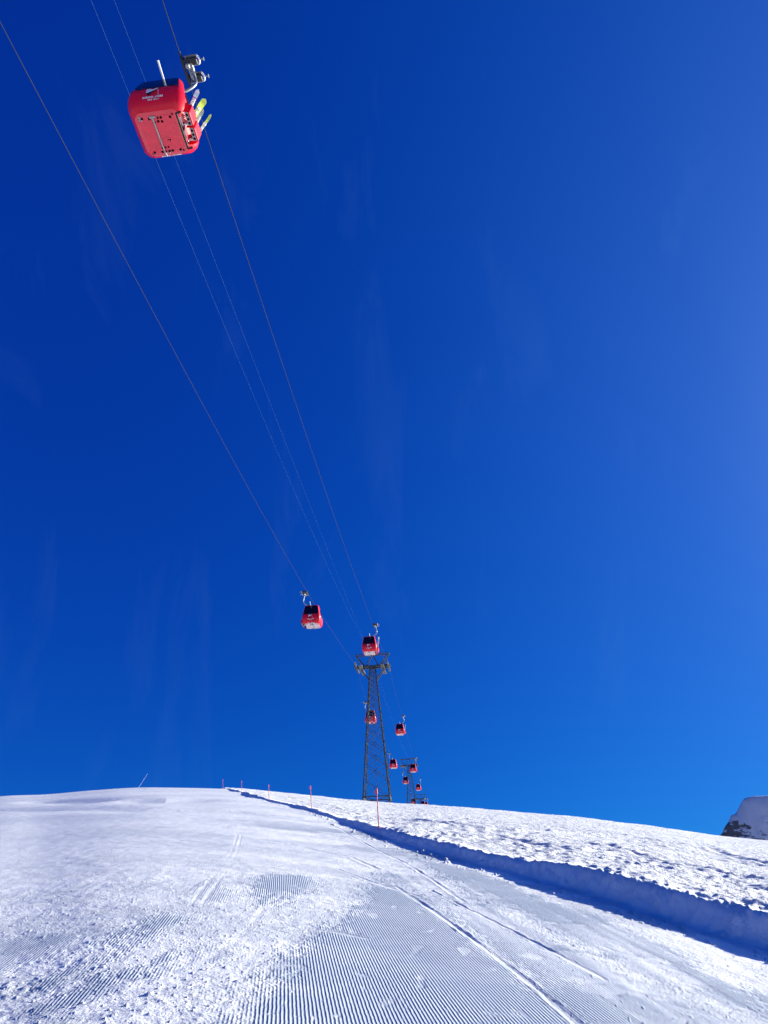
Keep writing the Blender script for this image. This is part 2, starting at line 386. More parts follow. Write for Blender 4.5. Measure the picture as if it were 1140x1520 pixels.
def snow_material():
    m = bpy.data.materials.new('snow'); m.use_nodes = True; nt = m.node_tree; N = nt.nodes; L = nt.links
    b = N['Principled BSDF']; b.inputs['Roughness'].default_value = .55; b.inputs['Specular IOR Level'].default_value = .25

    def att(n):
        a = N.new('ShaderNodeAttribute'); a.attribute_name = n; return a.outputs['Fac']

    def mth(op, a, c=None, cl=False):
        x = N.new('ShaderNodeMath'); x.operation = op; x.use_clamp = cl
        for i, v in enumerate((a, c)):
            if v is None: continue
            if isinstance(v, (int, float)): x.inputs[i].default_value = v
            else: L.new(v, x.inputs[i])
        return x.outputs[0]
    tc = N.new('ShaderNodeTexCoord')

    def noise(s, det=3, rough=.6):
        n = N.new('ShaderNodeTexNoise'); n.inputs['Scale'].default_value = s; n.inputs['Detail'].default_value = det; n.inputs['Roughness'].default_value = rough
        L.new(tc.outputs['Object'], n.inputs['Vector']); return n.outputs['Fac']
    g = att('groomed'); u = att('rib_across')
    u2 = mth('ADD', u, mth('MULTIPLY', noise(9, 2), .010))
    ph = mth('MULTIPLY', u2, 2 * PI / .0285)
    s = mth('SINE', ph)
    s = mth('ADD', mth('MULTIPLY', s, .5), .5); s = mth('POWER', s, .8)
    crumb = mth('ADD', mth('MULTIPLY', noise(26, 4, .7), 1.5), .2)
    rib = mth('MULTIPLY', mth('MULTIPLY', mth('MULTIPLY', s, g), crumb), .0062)
    def vor(sc):
        v = N.new('ShaderNodeTexVoronoi'); v.feature = 'SMOOTH_F1'; v.inputs['Scale'].default_value = sc; v.inputs['Smoothness'].default_value = .4
        L.new(tc.outputs['Object'], v.inputs['Vector']); return mth('SUBTRACT', 1.0, v.outputs['Distance'])
    patchy = mth('ADD', mth('MULTIPLY', noise(2.3, 3), 1.5), -.2, True)
    fine = mth('ADD', mth('MULTIPLY', vor(38), .010), mth('MULTIPLY', noise(75, 4, .7), .016))
    fine = mth('ADD', mth('MULTIPLY', fine, patchy), mth('ADD', mth('MULTIPLY', noise(11, 3), .006), mth('MULTIPLY', noise(3.2, 6, .75), .02)))
    fine = mth('MULTIPLY', mth('SUBTRACT', 1.12, g), fine)
    fine = mth('ADD', fine, mth('MULTIPLY', att('loose'), mth('ADD', mth('ADD', mth('MULTIPLY', noise(5, 5, .65), .12), mth('MULTIPLY', noise(1.5, 4, .7), .30)), mth('MULTIPLY', noise(20, 4, .65), .03))))
    grain = mth('MULTIPLY', noise(160, 2), .0022)
    hgt = mth('ADD', mth('ADD', rib, fine), grain)
    bp = N.new('ShaderNodeBump'); bp.inputs['Strength'].default_value = 1.0; bp.inputs['Distance'].default_value = 1.0
    L.new(hgt, bp.inputs['Height']); L.new(bp.outputs['Normal'], b.inputs['Normal'])
    mx = N.new('ShaderNodeMix'); mx.data_type = 'RGBA'
    mx.inputs['A'].default_value = (.93, .93, .925, 1); mx.inputs['B'].default_value = (.43, .48, .555, 1)     # fresh crumbs against packed, glazed snow, rib self-shadow painted into its dark tone
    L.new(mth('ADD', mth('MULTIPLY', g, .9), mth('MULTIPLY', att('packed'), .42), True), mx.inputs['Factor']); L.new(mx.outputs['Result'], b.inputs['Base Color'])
    return m


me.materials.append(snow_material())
slope = bpy.data.objects.new('snow_slope', me); C.objects.link(slope); slope['kind'] = 'structure'
Zgrid = Z.reshape(nr, nc)


def ground_z(x, y):
    r = math.hypot(x, y); a = math.atan2(x, y)
    i = min(max(np.searchsorted(rr, r) - 1, 0), nr - 2); j = min(max(np.searchsorted(th, a) - 1, 0), nc - 2)
    t = (r - rr[i]) / (rr[i + 1] - rr[i]); s = (a - th[j]) / (th[j + 1] - th[j])
    return float((1 - t) * ((1 - s) * Zgrid[i, j] + s * Zgrid[i, j + 1]) + t * ((1 - s) * Zgrid[i + 1, j] + s * Zgrid[i + 1, j + 1]))


# ------------------------------------------------------------------ far mountain
def mountain():
    D = 900.0
    out = [(1040, 1275), (1058, 1256), (1069, 1241), (1074, 1229), (1081, 1218), (1090, 1206), (1097, 1198), (1102, 1190), (1109, 1184), (1118, 1181.8), (1140, 1181), (1190, 1180), (1260, 1187), (1340, 1215), (1430, 1262), (1500, 1300)]
    us = []; zs = []
    for x, y in out:
        dd = sight(x, y); t = D / dd[1]; us.append(dd[0] * t); zs.append(dd[2] * t + H)
    n1, n2 = 300, 130
    uu = np.linspace(us[0] - 30, us[-1] + 40, n1); vv = np.concatenate([np.linspace(-90, 0, 90), np.linspace(1, 60, 40)])
    UU, VV = np.meshgrid(uu, vv, indexing='ij')
    jag = 4.0 * perlin(UU * .06, VV * .03) + 1.8 * perlin(UU * .17, VV * .1)
    edge = 1 - sstep(us[7], us[10], UU)
    top = np.interp(UU + jag * edge, us, zs, left=zs[0] - 25, right=zs[-1] - 30)
    fall = np.where(VV < 0, 1.9 * (np.abs(VV) - 5 * (1 - np.exp(-np.abs(VV) / 5))), VV * .6)
    zz = top - fall + (2.2 * perlin(UU * .05, VV * .05) + 2.6 * np.abs(perlin(UU * .09 + 4, VV * .07)) + 1.0 * perlin(UU * .2, VV * .2)) * sstep(-4, -20, VV)
    ix = np.arange(n1 * n2).reshape(n1, n2)
    q = np.stack([ix[:-1, :-1], ix[1:, :-1], ix[1:, 1:], ix[:-1, 1:]], -1).reshape(-1, 4)
    me = bpy.data.meshes.new('mountain'); me.from_pydata(np.stack([UU, VV + D, zz], -1).reshape(-1, 3).tolist(), [], q.tolist())
    rock = np.clip(edge * 1.0 * (perlin(UU * .08, VV * .08 + zz * .05) + .42) + .9 * perlin(UU * .045 + 9, zz * .16) - .1 - .02 * (top - zs[2] - 25) * 0, 0, 1)
    low = 1 - sstep(zs[2] + 2, zs[2] + 30, zz)
    rk = np.clip(.50 * (1 - sstep(us[3], us[9], UU)) * (.45 + .55 * low) + .16 * low * (1 - sstep(us[9], us[12] + 20, UU)), 0, 1)
    me.attributes.new('bare_rock', 'FLOAT', 'POINT').data.foreach_set('value', rk.ravel().astype(np.float32))
    me.polygons.foreach_set('use_smooth', [True] * len(q)); me.update()
    m = bpy.data.materials.new('snowy_rock'); m.use_nodes = True; nt = m.node_tree; b = nt.nodes['Principled BSDF']; b.inputs['Roughness'].default_value = .8; b.inputs['Specular IOR Level'].default_value = .2
    a = nt.nodes.new('ShaderNodeAttribute'); a.attribute_name = 'bare_rock'
    tc = nt.nodes.new('ShaderNodeTexCoord'); n = nt.nodes.new('ShaderNodeTexNoise'); n.inputs['Scale'].default_value = .25; n.inputs['Detail'].default_value = 6
    nt.links.new(tc.outputs['Object'], n.inputs['Vector'])
    cr = nt.nodes.new('ShaderNodeValToRGB'); cr.color_ramp.elements[0].color = (.05, .052, .06, 1); cr.color_ramp.elements[1].color = (.17, .165, .16, 1); nt.links.new(n.outputs['Fac'], cr.inputs['Fac'])
    nr_ = nt.nodes.new('ShaderNodeTexNoise'); nr_.inputs['Scale'].default_value = .10; nr_.inputs['Detail'].default_value = 7; nr_.inputs['Roughness'].default_value = .62
    mpr = nt.nodes.new('ShaderNodeMapping'); mpr.inputs['Scale'].default_value = (1, .5, 1.7); mpr.inputs['Rotation'].default_value = (0, R(-28), 0)
    nt.links.new(tc.outputs['Object'], mpr.inputs['Vector']); nt.links.new(mpr.outputs[0], nr_.inputs['Vector'])
    sm = nt.nodes.new('ShaderNodeMath'); sm.operation = 'ADD'; nt.links.new(nr_.outputs['Fac'], sm.inputs[0])
    ml = nt.nodes.new('ShaderNodeMath'); ml.operation = 'MULTIPLY'; ml.inputs[1].default_value = .42; nt.links.new(a.outputs['Fac'], ml.inputs[0]); nt.links.new(ml.outputs[0], sm.inputs[1])
    thr = nt.nodes.new('ShaderNodeMapRange'); thr.inputs[1].default_value = .68; thr.inputs[2].default_value = .72; nt.links.new(sm.outputs[0], thr.inputs['Value'])
    mx = nt.nodes.new('ShaderNodeMix'); mx.data_type = 'RGBA'; nt.links.new(thr.outputs[0], mx.inputs['Factor']); mx.inputs['A'].default_value = (.54, .58, .63, 1); nt.links.new(cr.outputs['Color'], mx.inputs['B'])
    nt.links.new(mx.outputs['Result'], b.inputs['Base Color'])
    bp = nt.nodes.new('ShaderNodeBump'); bp.inputs['Strength'].default_value = .3; bp.inputs['Distance'].default_value = 1.2; nt.links.new(n.outputs['Fac'], bp.inputs['Height']); nt.links.new(bp.outputs['Normal'], b.inputs['Normal'])
    me.materials.append(m)
    o = bpy.data.objects.new('mountain', me); C.objects.link(o); o['kind'] = 'structure'


mountain()

# ------------------------------------------------------------------ gondola cabin
LV = [(0.00, .62, .64, .22), (.015, .70, .72, .25), (.05, .79, .80, .28), (.14, .885, .90, .31), (.28, .955, .98, .33), (.48, .995, 1.045, .33), (.70, 1.0, 1.075, .32), (.90, .985, 1.07, .31), (1.02, .97, 1.05, .30), (1.10, .955, 1.03, .29), (1.45, .895, .945, .27), (1.85, .83, .83, .25), (2.08, .79, .75, .24), (2.18, .74, .68, .22), (2.25, .66, .58, .20), (2.28, .50, .42, .18)]
NS, NK = 10, 7      # samples along a straight side, round a corner


def ring_pt(lv, side, kind, t):
    """side 0 front(-y) 1 right(+x) 2 rear(+y) 3 left(-x); kind s straight / c corner after it; t 0..1"""
    z, a, b, r = lv
    ax, by = a - r, b - r
    if kind == 's':
        return [(-ax + 2 * ax * t, -b), (a, -by + 2 * by * t), (ax - 2 * ax * t, b), (-a, by - 2 * by * t)][side]
    ang = [-PI / 2, 0, PI / 2, PI][side] + t * PI / 2
    cx, cy = [(ax, -by), (ax, by), (-ax, by), (-ax, -by)][side]
    return (cx + r * math.cos(ang), cy + r * math.sin(ang))


def lv_at(z):
    for p, q in zip(LV[:-1], LV[1:]):
        if z <= q[0] + 1e-9:
            t = (z - p[0]) / (q[0] - p[0]); return tuple(p[k] + (q[k] - p[k]) * t for k in range(4))
    return LV[-1]


COLS = []
for sd in range(4):
    for i in range(NS): COLS.append((sd, 's', i / NS))
    for i in range(NK): COLS.append((sd, 'c', i / NK))
NCOL = len(COLS)


def patch(mb, cols, zs, shift=None, proud=0.0, mi=0, sm=True):
    """sheet of the cabin skin over columns x heights; proud pushes it out of the skin"""
    vs = []
    for z in zs:
        for c in cols:
            zz = z + (shift(c, z) if shift else 0.0)
            lv = lv_at(zz); x, y = ring_pt((lv[0], lv[1] + proud, lv[2] + proud, lv[3] + proud), *c)
            vs.append((x, y, zz))
    n = len(cols)
    fs = [(j * n + i, j * n + i + 1, (j + 1) * n + i + 1, (j + 1) * n + i) for j in range(len(zs) - 1) for i in range(n - 1)]
    mb.add(vs, fs, mi, sm)


def span(side, t0, t1, n=10): return [(side, 's', t0 + (t1 - t0) * i / n) for i in range(n + 1)]
def corner(side, t0, t1, n=6): return [(side, 'c', t0 + (t1 - t0) * i / n) for i in range(n + 1)]


def front_y(z): return -lv_at(z)[2]


def RACK(yc): return Matrix.Translation((.965, yc, .46)) @ Matrix.Rotation(R(12), 4, 'Y')


CABX, ROOFZ, CSC = -.56, -1.60, .93
KAB = Matrix.Translation((CABX, 0, ROOFZ - 2.28 * CSC)) @ Matrix.Scale(CSC, 4)


def make_gondola():
    g = thing('gondola', 'x', 'gondola')
    # cabin frame of reference: CX sideways from the rope, roof 2.0 m under it
    K = KAB

    def put(mb, name, mats, parent=g, fix=True):
        mb.v = [tuple(K @ Vector(p)) for p in mb.v]
        return mb.build(name, mats, parent, fix)
    DX = lambda z: .665 + .285 * sstep(.80, 1.10, z)      # recessed door plane
    # body shell: the red lower tub plus corner pillars and roof rail
    b = MB(); cl = COLS + [COLS[0]]
    zl = [lv[0] for lv in LV if .05 <= lv[0] <= 1.10]
    right_door = lambda c: c[0] == 1 and c[1] == 's'
    i0 = [c for c in cl if not right_door(c)]
    seq = corner(1, 0, 1, 7) + span(2, 0, 1, 10)[1:] + corner(2, 0, 1, 7)[1:] + span(3, 0, 1, 10)[1:] + corner(3, 0, 1, 7)[1:] + span(0, 0, 1, 10)[1:] + corner(0, 0, 1, 7)[1:]
    patch(b, seq, zl)
    for sg in (-1, 1):      # the returns of the door recess
        for z0, z1 in zip(zl[:-1], zl[1:]):
            A0 = ring_pt(lv_at(z0), 1, 's', 0 if sg < 0 else 1); A1 = ring_pt(lv_at(z1), 1, 's', 0 if sg < 0 else 1)
            b.add([(A0[0], A0[1], z0), (A1[0], A1[1], z1), (DX(z1), A1[1], z1), (DX(z0), A0[1], z0)], [(0, 1, 2, 3)])
    up = [1.10, 1.25, 1.4, 1.55, 1.7, 1.85, 2.02, 2.08]
    for sd in range(4):
        patch(b, corner(sd, .40, 1, 5) + span((sd + 1) % 4, 0, .03, 1)[1:] if sd in (0, 2) else span(sd, .97, 1, 1) + corner(sd, 0, .60, 5)[1:], up)
    patch(b, seq + span(1, 0, 1, 10)[1:], [2.02, 2.08, 2.18])
    put(b, 'body', M['red'], fix=False)
    # roof
    r = MB(); patch(r, COLS + [COLS[0]], [2.18, 2.25, 2.28]); r.add([(ring_pt(LV[-1], *c)[0], ring_pt(LV[-1], *c)[1], 2.28) for c in COLS], [tuple(range(NCOL))])
    r.box((0, 0, 2.31), (.5, .6, .08), .02); put(r, 'roof', M['black'])
    # underside with its drain holes
    f = MB(); patch(f, COLS + [COLS[0]], [0.0, .015, .05]); f.add([(*ring_pt(LV[0], *c), 0.0) for c in COLS], [tuple(range(NCOL))[::-1]])
    f.v = [(min(x, .655) if abs(y) < .47 else x, y, z) for x, y, z in f.v]
    holes = [(-.52, -.63, .045), (-.27, -.60, .045), (.02, -.60, .036), (.13, -.60, .045), (.0, -.48, .045), (.13, -.46, .045), (-.14, -.46, .04), (.45, -.58, .045), (.55, -.66, .03),
             (-.52, .60, .045), (-.24, .62, .045), (-.10, .62, .03), (.02, .62, .045), (.13, .62, .045), (-.20, .48, .03), (-.08, .47, .035), (.03, .47, .035), (.42, .62, .045), (.18, .22, .032), (.11, .21, .02), (.52, .66, .03), (-.60, .66, .02)]
    for x, y, rd in holes: f.disc((x, y, -.0005), (0, 0, 1), rd, .012, 16, 1)
    for x, y in ((-.62, -.60), (-.58, -.66), (-.55, -.57), (-.60, -.70)): f.disc((x, y, -.001), (0, 0, 1), .028, .014, 10, 2)
    put(f, 'underside', [M['floor'], M['hole'], M['grey']])
    rod = MB(); rod.tube([(-.15, -.66, -.03), (-.15, .70, -.03)], .026, 10); rod.box((-.15, -.66, -.02), (.20, .07, .05), .012); rod.tube([(-.15, .62, -.035), (-.13, .76, -.05)], [.03, .045], 10); rod.box((.0, .68, -.012), (.07, .04, .03), .008)
    rod.box((-.15, 0, -.015), (.035, .05, .03), .004); put(rod, 'guide_rail', M['galv'])
    # windows
    def drop(c, z):
        if c[1] == 's': e = abs(c[2] - .5) * 2 * .78
        else: e = .78 + .3 * (c[2] if c[0] in (0, 2) else 1 - c[2])
        return -.20 * max(0, (e - .55) / .45) ** 2 * max(0, min(1, (1.5 - z) / .4))
    for sd in (0, 2):
        pr = (sd + 3) % 4
        cols = corner(pr, .60, 1, 4) + span(sd, 0, 1, 12)[1:] + corner(sd, 0, .40, 4)[1:]
        w = MB(); patch(w, cols, [1.10, 1.25, 1.45, 1.75, 2.08], None, .004); wo = put(w, 'window', M['glass'], fix=False)
        t = MB()
        vs_z = [1.035, 1.105]
        patch(t, cols, vs_z, lambda c, z: drop(c, .9), .010, 0, True); put(t, 'window_trim', M['black'], wo, fix=False)
    w = MB(); patch(w, span(3, .03, .97, 10), [1.10, 1.3, 1.55, 1.8, 2.02], None, .004); put(w, 'window', M['glass'], fix=False)
    # doors on the right-hand side, each with a ski rack
    for s in (0, 1):
        t0, t1 = (0.02, .492) if s == 0 else (.508, .98)
        dmb = MB()
        zz = [.05, .20, .35, .5, .65, .8, .95, 1.10]
        def dpt(t, z, pr=0.0):
            x, y = ring_pt(lv_at(z), 1, 's', t); return (DX(z) + pr, y, z)
        dmb.add([dpt(t, z) for z in zz for t in (t0, t1)], [(k * 2, k * 2 + 1, k * 2 + 3, k * 2 + 2) for k in range(len(zz) - 1)], 0, True)
        do = put(dmb, 'door', M['red'], fix=False)
        w = MB(); patch(w, span(1, t0 + .015, t1 - .015, 6), [1.12, 1.35, 1.55, 1.8, 2.01], None, .006); put(w, 'door_window', M['glass'], do, False)
        e = MB(); patch(e, span(1, t0, t1, 6), [1.085, 1.13], None, .009); put(e, 'door_trim', M['black'], do, False)
        yc = -.285 if s == 0 else .285
        k = MB()
        Tl = RACK(yc)
        k.box((.15, 0, .0), (.08, .50, .46), .035, Tl, 0)          # outer tray
        k.box((.0, -.238, .02), (.26, .022, .40), .006, Tl, 0); k.box((.0, .238, .02), (.26, .022, .40), .006, Tl, 0)
        k.box((.065, 0, -.20), (.15, .47, .05), .015, Tl, 1)       # grey plate with three ski sockets
        for j in (-1, 0, 1): k.disc((Tl @ Vector((.065, j * .15, -.228))), Tl.to_3x3() @ Vector((0, 0, 1)), .045, .012, 14, 3)
        k.box((-.19, 0, -.27), (.04, .48, .03), .006, Tl, 2); k.box((-.08, .19, -.20), (.16, .05, .10), .012, Tl, 2)
        k.box((.03, .0, .22), (.18, .46, .03), .008, Tl, 3)
        put(k, 'ski_rack', [M['red'], M['grey'], M['white'], M['hole']], do)
    s_ = MB(); s_.box((.685, 0, .035), (.07, 1.30, .06), .01); s_.box((.72, 0, .30), (.09, .05, .50), .006); s_.box((.76, -.655, .06), (.20, .06, .07), .01); s_.box((.76, .655, .06), (.20, .06, .07), .01)
    put(s_, 'door_sill', M['black'])
    # emblem and lettering strokes on both ends
    for sgn in (1, -1):
        def on(x, z, pr=.010):
            y = front_y(z) - pr
            return (x, y, z) if sgn == 1 else (-x, -y, z)

        def face(mb, pts, mi, pr):
            n = 6; 
            mb.add([on(x, z, pr) for x, z in pts], [tuple(range(len(pts)))], mi)
        em = MB(); dz = -.14
        E_ = lambda L_: [(x * .92, 1.005 + (z - .925) * 1.35) for x, z in L_]
        face(em, E_([(-.27, .90), (-.14, .91), (-.06, .84), (.06, .90), (.16, .915), (.02, .80), (-.28, .70)]), 0, .010)
        face(em, E_([(-.25, .88), (-.16, .89), (-.12, .84), (-.22, .81)]), 1, .013)
        face(em, E_([(-.06, .865), (-.0, .925), (.07, .925), (-.03, .835)]), 2, .014)
        face(em, E_([(-.29, .695), (.03, .81), (.19, .92), (.215, .92), (.03, .72), (-.19, .60)]), 2, .012)
        em.bar(on(.155, .90, .011), on(.165, .56, .011), .010, .003, 0)
        put(em, 'emblem', [M['white'], M['pale'], M['black']], fix=False)
        def line(words):
            for x0, x1, z0, h, n, seed in words:
                lt = MB()
                rg = random.Random(seed); cw = (x1 - x0) / n
                for i in range(n):
                    xa = x0 + i * cw; xb = xa + cw * .78; st = .026; sty = rg.randrange(5)
                    def q(ax, az, bx, bz):
                        lt.add([on(ax, az), on(bx, az), on(bx, bz), on(ax, bz)], [(0, 1, 2, 3)], 0)
                    q(xa, z0, xa + st, z0 + h)
                    if sty in (0, 1, 3): q(xb - st, z0, xb, z0 + h)
                    if sty in (0, 2, 4): q(xa + st, z0 + h - .022, xb, z0 + h)
                    if sty in (1, 2, 4): q(xa + st, z0 + h * .5 - .011, xb - st * .5, z0 + h * .5 + .011)
                    if sty in (2, 3): q(xa + st, z0, xb, z0 + .022)
                put(lt, 'lettering', M['white'], fix=False)
        line([(-.38, .00, .45, .085, 9, 1), (.06, .34, .45, .085, 7, 2)])
        line([(-.21, -.03, .36, .06, 5, 3), (.0, .20, .36, .06, 6, 4)])
        if sgn == -1: line([(-.36, .0, .055, .07, 9, 5), (.04, .36, .055, .07, 8, 6)])
    # rods poking out over both ends of the roof
    for sgn in (-1, 1):
        p = MB(); p.tube([(.12, sgn * .48, 2.20), (.12, sgn * .66, 2.23)], .032, 8, 1); p.tube([(.12, sgn * .64, 2.225), (.10, sgn * 1.24, 2.42)], .038, 10)
        put(p, 'guide_rod', [M['white'], M['galv']])
    # hanger arm and roof yoke (rope frame of reference)
    a = MB()
    path = [(.22, 0, -.10), (.30, 0, -.32), (.40, 0, -.70), (.42, 0, -.92), (.34, 0, -1.12), (.12, 0, -1.32), (-.22, 0, -1.46), (-.56, 0, -1.50), (-.56, 0, -1.60)]
    P = []
    for i in range(len(path) - 1):
        p0, p1, p2, p3 = [Vector(path[min(max(i + k, 0), len(path) - 1)]) for k in (-1, 0, 1, 2)]
        for t in (0, .25, .5, .75):
            P.append(.5 * ((2 * p1) + (-p0 + p2) * t + (2 * p0 - 5 * p1 + 4 * p2 - p3) * t * t + (-p0 + 3 * p1 - 3 * p2 + p3) * t ** 3))
    P.append(Vector(path[-1])); a.tube(P, .052, 10)
    a.bar((-.50, 0, -1.555), (-1.15, 0, -1.50), .07, .07); a.bar((-.56, -.32, -1.60), (-.56, .32, -1.60), .08, .06)
    a.build('hanger_arm', M['galv'], g)
    # grip: two rounded carriages carrying sprung levers, jaw on the rope
    c = MB()
    for sy in (-.29, .29):
        c.box((.33, sy, -.02), (.38, .24, .22), .04, None, 0)
        c.bar((.10, sy - .135, .04), (.54, sy - .135, .04), .04, .06, 1); c.bar((.10, sy + .135, -.06), (.54, sy + .135, -.06), .03, .045, 1)
        pts = [(.53 + .065 * math.cos(t), sy + .135 * math.sin(t), -.02) for t in np.linspace(-PI / 2, PI / 2, 9)]
        c.tube(pts, .036, 8, 2)
        c.tube([(.58, sy, -.02), (.74, sy, -.02)], .022, 8, 1); c.disc((.75, sy, -.02), (1, 0, 0), .06, .02, 14, 1)
        c.disc((.07, sy, .0), (1, 0, 0), .12, .07, 16, 0); c.disc((.025, sy, .01), (1, 0, 0), .055, .06, 12, 1)
    c.tube([(0, -.62, 0), (0, -.3, 0), (0, .3, 0), (0, .62, 0)], [.034, .055, .055, .034], 8, 0)
    c.box((.24, 0, -.06), (.20, .52, .16), .03, None, 1); c.box((.16, -.2, -.16), (.14, .16, .12), .03, None, 1); c.box((.28, .12, -.22), (.14, .2, .20), .03, None, 1)
    c.bar((.02, -.5, -.10), (.06, .5, -.10), .06, .09, 0)
    c.build('grip', [M['dark'], M['galv'], M['white']], g)
    return g


def ski(name_label, kind, width=.105, length=1.62, band=True):
    o = thing('ski', name_label, 'ski')
    b = MB(); n = 24
    prof = []
    for i in range(n + 1):
        t = i / n; z = length * t
        w = width * (.80 + .20 * abs(2 * t - 1) ** 1.6)
        if t > .93: w *= math.sqrt(max(0.02, 1 - ((t - .93) / .07) ** 2))
        if t < .02: w *= .75
        y = .0 if t < .82 else -.10 * ((t - .82) / .18) ** 2
        prof.append((z, w, y))
    vs = []
    for z, w, y in prof: vs += [(-w / 2, y - .007, z), (w / 2, y - .007, z), (w / 2, y + .007, z), (-w / 2, y + .007, z)]
    for i in range(n):
        k = i * 4; mi = 1 if (band and .55 < i / n < .74) else 0
        b.add([vs[j] for j in range(k, k + 8)], [(0, 1, 5, 4), (1, 2, 6, 5), (2, 3, 7, 6), (3, 0, 4, 7)], mi)
    b.add(vs[:4], [(3, 2, 1, 0)]); b.add(vs[-4:], [(0, 1, 2, 3)])
    b.build('ski_blade', kind, o)
    bd = MB(); bd.box((0, -.04, length * .40), (.085, .07, .15), .012); bd.box((0, -.045, length * .58), (.10, .08, .12), .012); bd.box((0, .035, length * .40), (.075, .055, .13), .012); bd.box((0, .035, length * .57), (.07, .05, .10), .012); bd.box((0, .018, length * .48), (.06, .02, .34), .005)
    bd.build('binding', [M['bind']], o)
    return o


gon = make_gondola()
spots = [  # grip in the photo, side of the lift, metres along the line (None: from the rope), label
    (274.9, 104, 1, None, 'large red gondola overhead seen from below, yellow skis standing in its racks'),
    (456.5, 880, -1, None, 'red gondola alone in the sky up left of the big tower'),
    (554, 928, 1, None, 'red gondola before the crossarm of the big tower, white ski at its side'),
    (545, 1042.5, -1, None, 'red gondola partly behind the left leg of the big lattice tower'),
    (596.4, 1063, 1, None, 'red gondola right of the big tower at half its height, yellow ski beside it'),
    (579.8, 1118, -1, None, 'small red gondola close beside the right leg of the big tower'),
    (615.2, 1125.5, 1, None, 'small red gondola in front of the head of the second tower'),
    (599.3, 1146, -1, 249, 'tiny red gondola left of the second tower, halfway up its mast'),
    (622.6, 1157, 1, 272, 'tiny red gondola right of the second tower, above the third tower head'),
    (611.2, 1179.5, -1, 309, 'tiny red gondola at the foot of the second tower just above the snow crest'),
    (629.2, 1183.5, 1, 333, 'tiny red gondola beside the third tower head, its floor touching the snow crest'),
    (618.6, 1189, -1, 372, 'dark gondola roof barely rising over the snow crest between second and third towers'),
    (633.5, 1185.5, 1, 394, 'rightmost tiny gondola, half hidden behind the one at the third tower'),
]
GR = 'red gondolas on the lift line'
grips = {1: [], -1: []}
gons = []
for i, (px, py, side, s_fix, lab) in enumerate(spots):
    if s_fix is None: s, P = on_lift(px, py, side * GAUGE / 2)
    else:
        d = sight(px, py); t = s_fix / (d[0] * DD[0] + d[1] * DD[1]); P = d * t + np.array([0, 0, H]); s = s_fix
        P = np.array([P[0], P[1], P[2]])
    o = gon if i == 0 else copy_tree(gon)
    tag(o, lab, 'gondola', GR)
    o.location = P; o.rotation_euler = (0, R(-3.0) if i == 0 else R(random.uniform(-1.2, 1.2)), -HEAD + (PI if side < 0 else 0))
    grips[side].append((s, P)); gons.append(o)
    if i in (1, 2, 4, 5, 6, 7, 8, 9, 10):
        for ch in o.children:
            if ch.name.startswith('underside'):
                ch.material_slots[0].link = 'OBJECT'; ch.material_slots[0].material = M['snow_glare']; ch['label'] = 'whitish frosted underside'


def rack_ski(o, yoff, lab, kind, width, length, lean, turn, band=False, grp='skis in the gondola racks'):
    k = ski(lab, [kind, M['ski_r']], width, length, band)
    Mw = Matrix.Translation(o.location) @ o.rotation_euler.to_matrix().to_4x4()
    p = Mw @ (KAB @ (RACK(yoff) @ Vector((.065, 0, -.17))))
    k.matrix_world = Matrix.Translation(p) @ o.rotation_euler.to_matrix().to_4x4() @ Matrix.Rotation(R(lean), 4, 'Y') @ Matrix.Rotation(R(turn), 4, 'Z')
    tag(k, None, None, grp)
    return k


rack_ski(gons[0], -.44, 'white ski with a crimson band at the front of the overhead gondola rack', M['ski_w'], .15, 1.22, 14, 35, True)
rack_ski(gons[0], -.14, 'widest bright yellow ski in the rack of the overhead gondola', M['ski_y'], .20, 1.20, 21, 50)
rack_ski(gons[0], .16, 'pale green and white ski in the rear rack of the overhead gondola', M['ski_g'], .14, 1.08, 15, 35)
rack_ski(gons[0], .44, 'slim yellow and white ski at the rear end of the overhead gondola rack', M['ski_y'], .09, 1.22, 23, 40)
rack_ski(gons[2], -.37, 'white ski standing at the side of the gondola before the big tower', M['ski_w'], .22, 1.72, 10, 10)
rack_ski(gons[4], -.37, 'pale yellow ski at the side of the gondola right of the big tower', M['ski_g'], .13, 1.60, 10, 10)

# ------------------------------------------------------------------ ropes
ZT, SL1, CU1, SL2, CU2 = 36.3201 + H, .151346, .000521825, -.0691705, .00109609
T1 = ST; T2S = 238.0; T3S = 374.0


def rope_z1(s): return ZT + SL1 * (s - T1) + CU1 * (s - T1) ** 2
def rope_z2(s): return ZT + SL2 * (s - T1) + CU2 * (s - T1) ** 2


def rope(side, lab):
    off = side * GAUGE / 2
    gp = sorted([(s, P) for s, P in grips[side]], key=lambda q: q[0])
    pts = []
    near = [(s, P[2] - rope_z1(s)) for s, P in gp if s < T1]
    ks = [-220] + [k[0] for k in near] + [T1]; kv = [near[0][1]] + [k[1] for k in near] + [0]
    for s in sorted(set(list(np.linspace(-200, T1, 140)) + [k[0] for k in near])):
        pts.append(lift_pt(s, off, rope_z1(s) + np.interp(s, ks, kv)))
    far = [P for s, P in gp if s > T1 + 1]
    prev = pts[-1]
    for P in far:
        for t in (.25, .5, .75, 1):
            q = prev + (P - prev) * t; q = q - np.array([0, 0, .8 * 4 * t * (1 - t) * .5]); pts.append(q)
        prev = P
    last = prev + np.array([.10 * 90, 90, -6]); pts.append(last)
    m = MB(); m.tube(pts, .0125, 8)
    o = m.build('haul_rope', M['rope']); tag(o, lab, 'cable', 'ropes of the gondola lift')


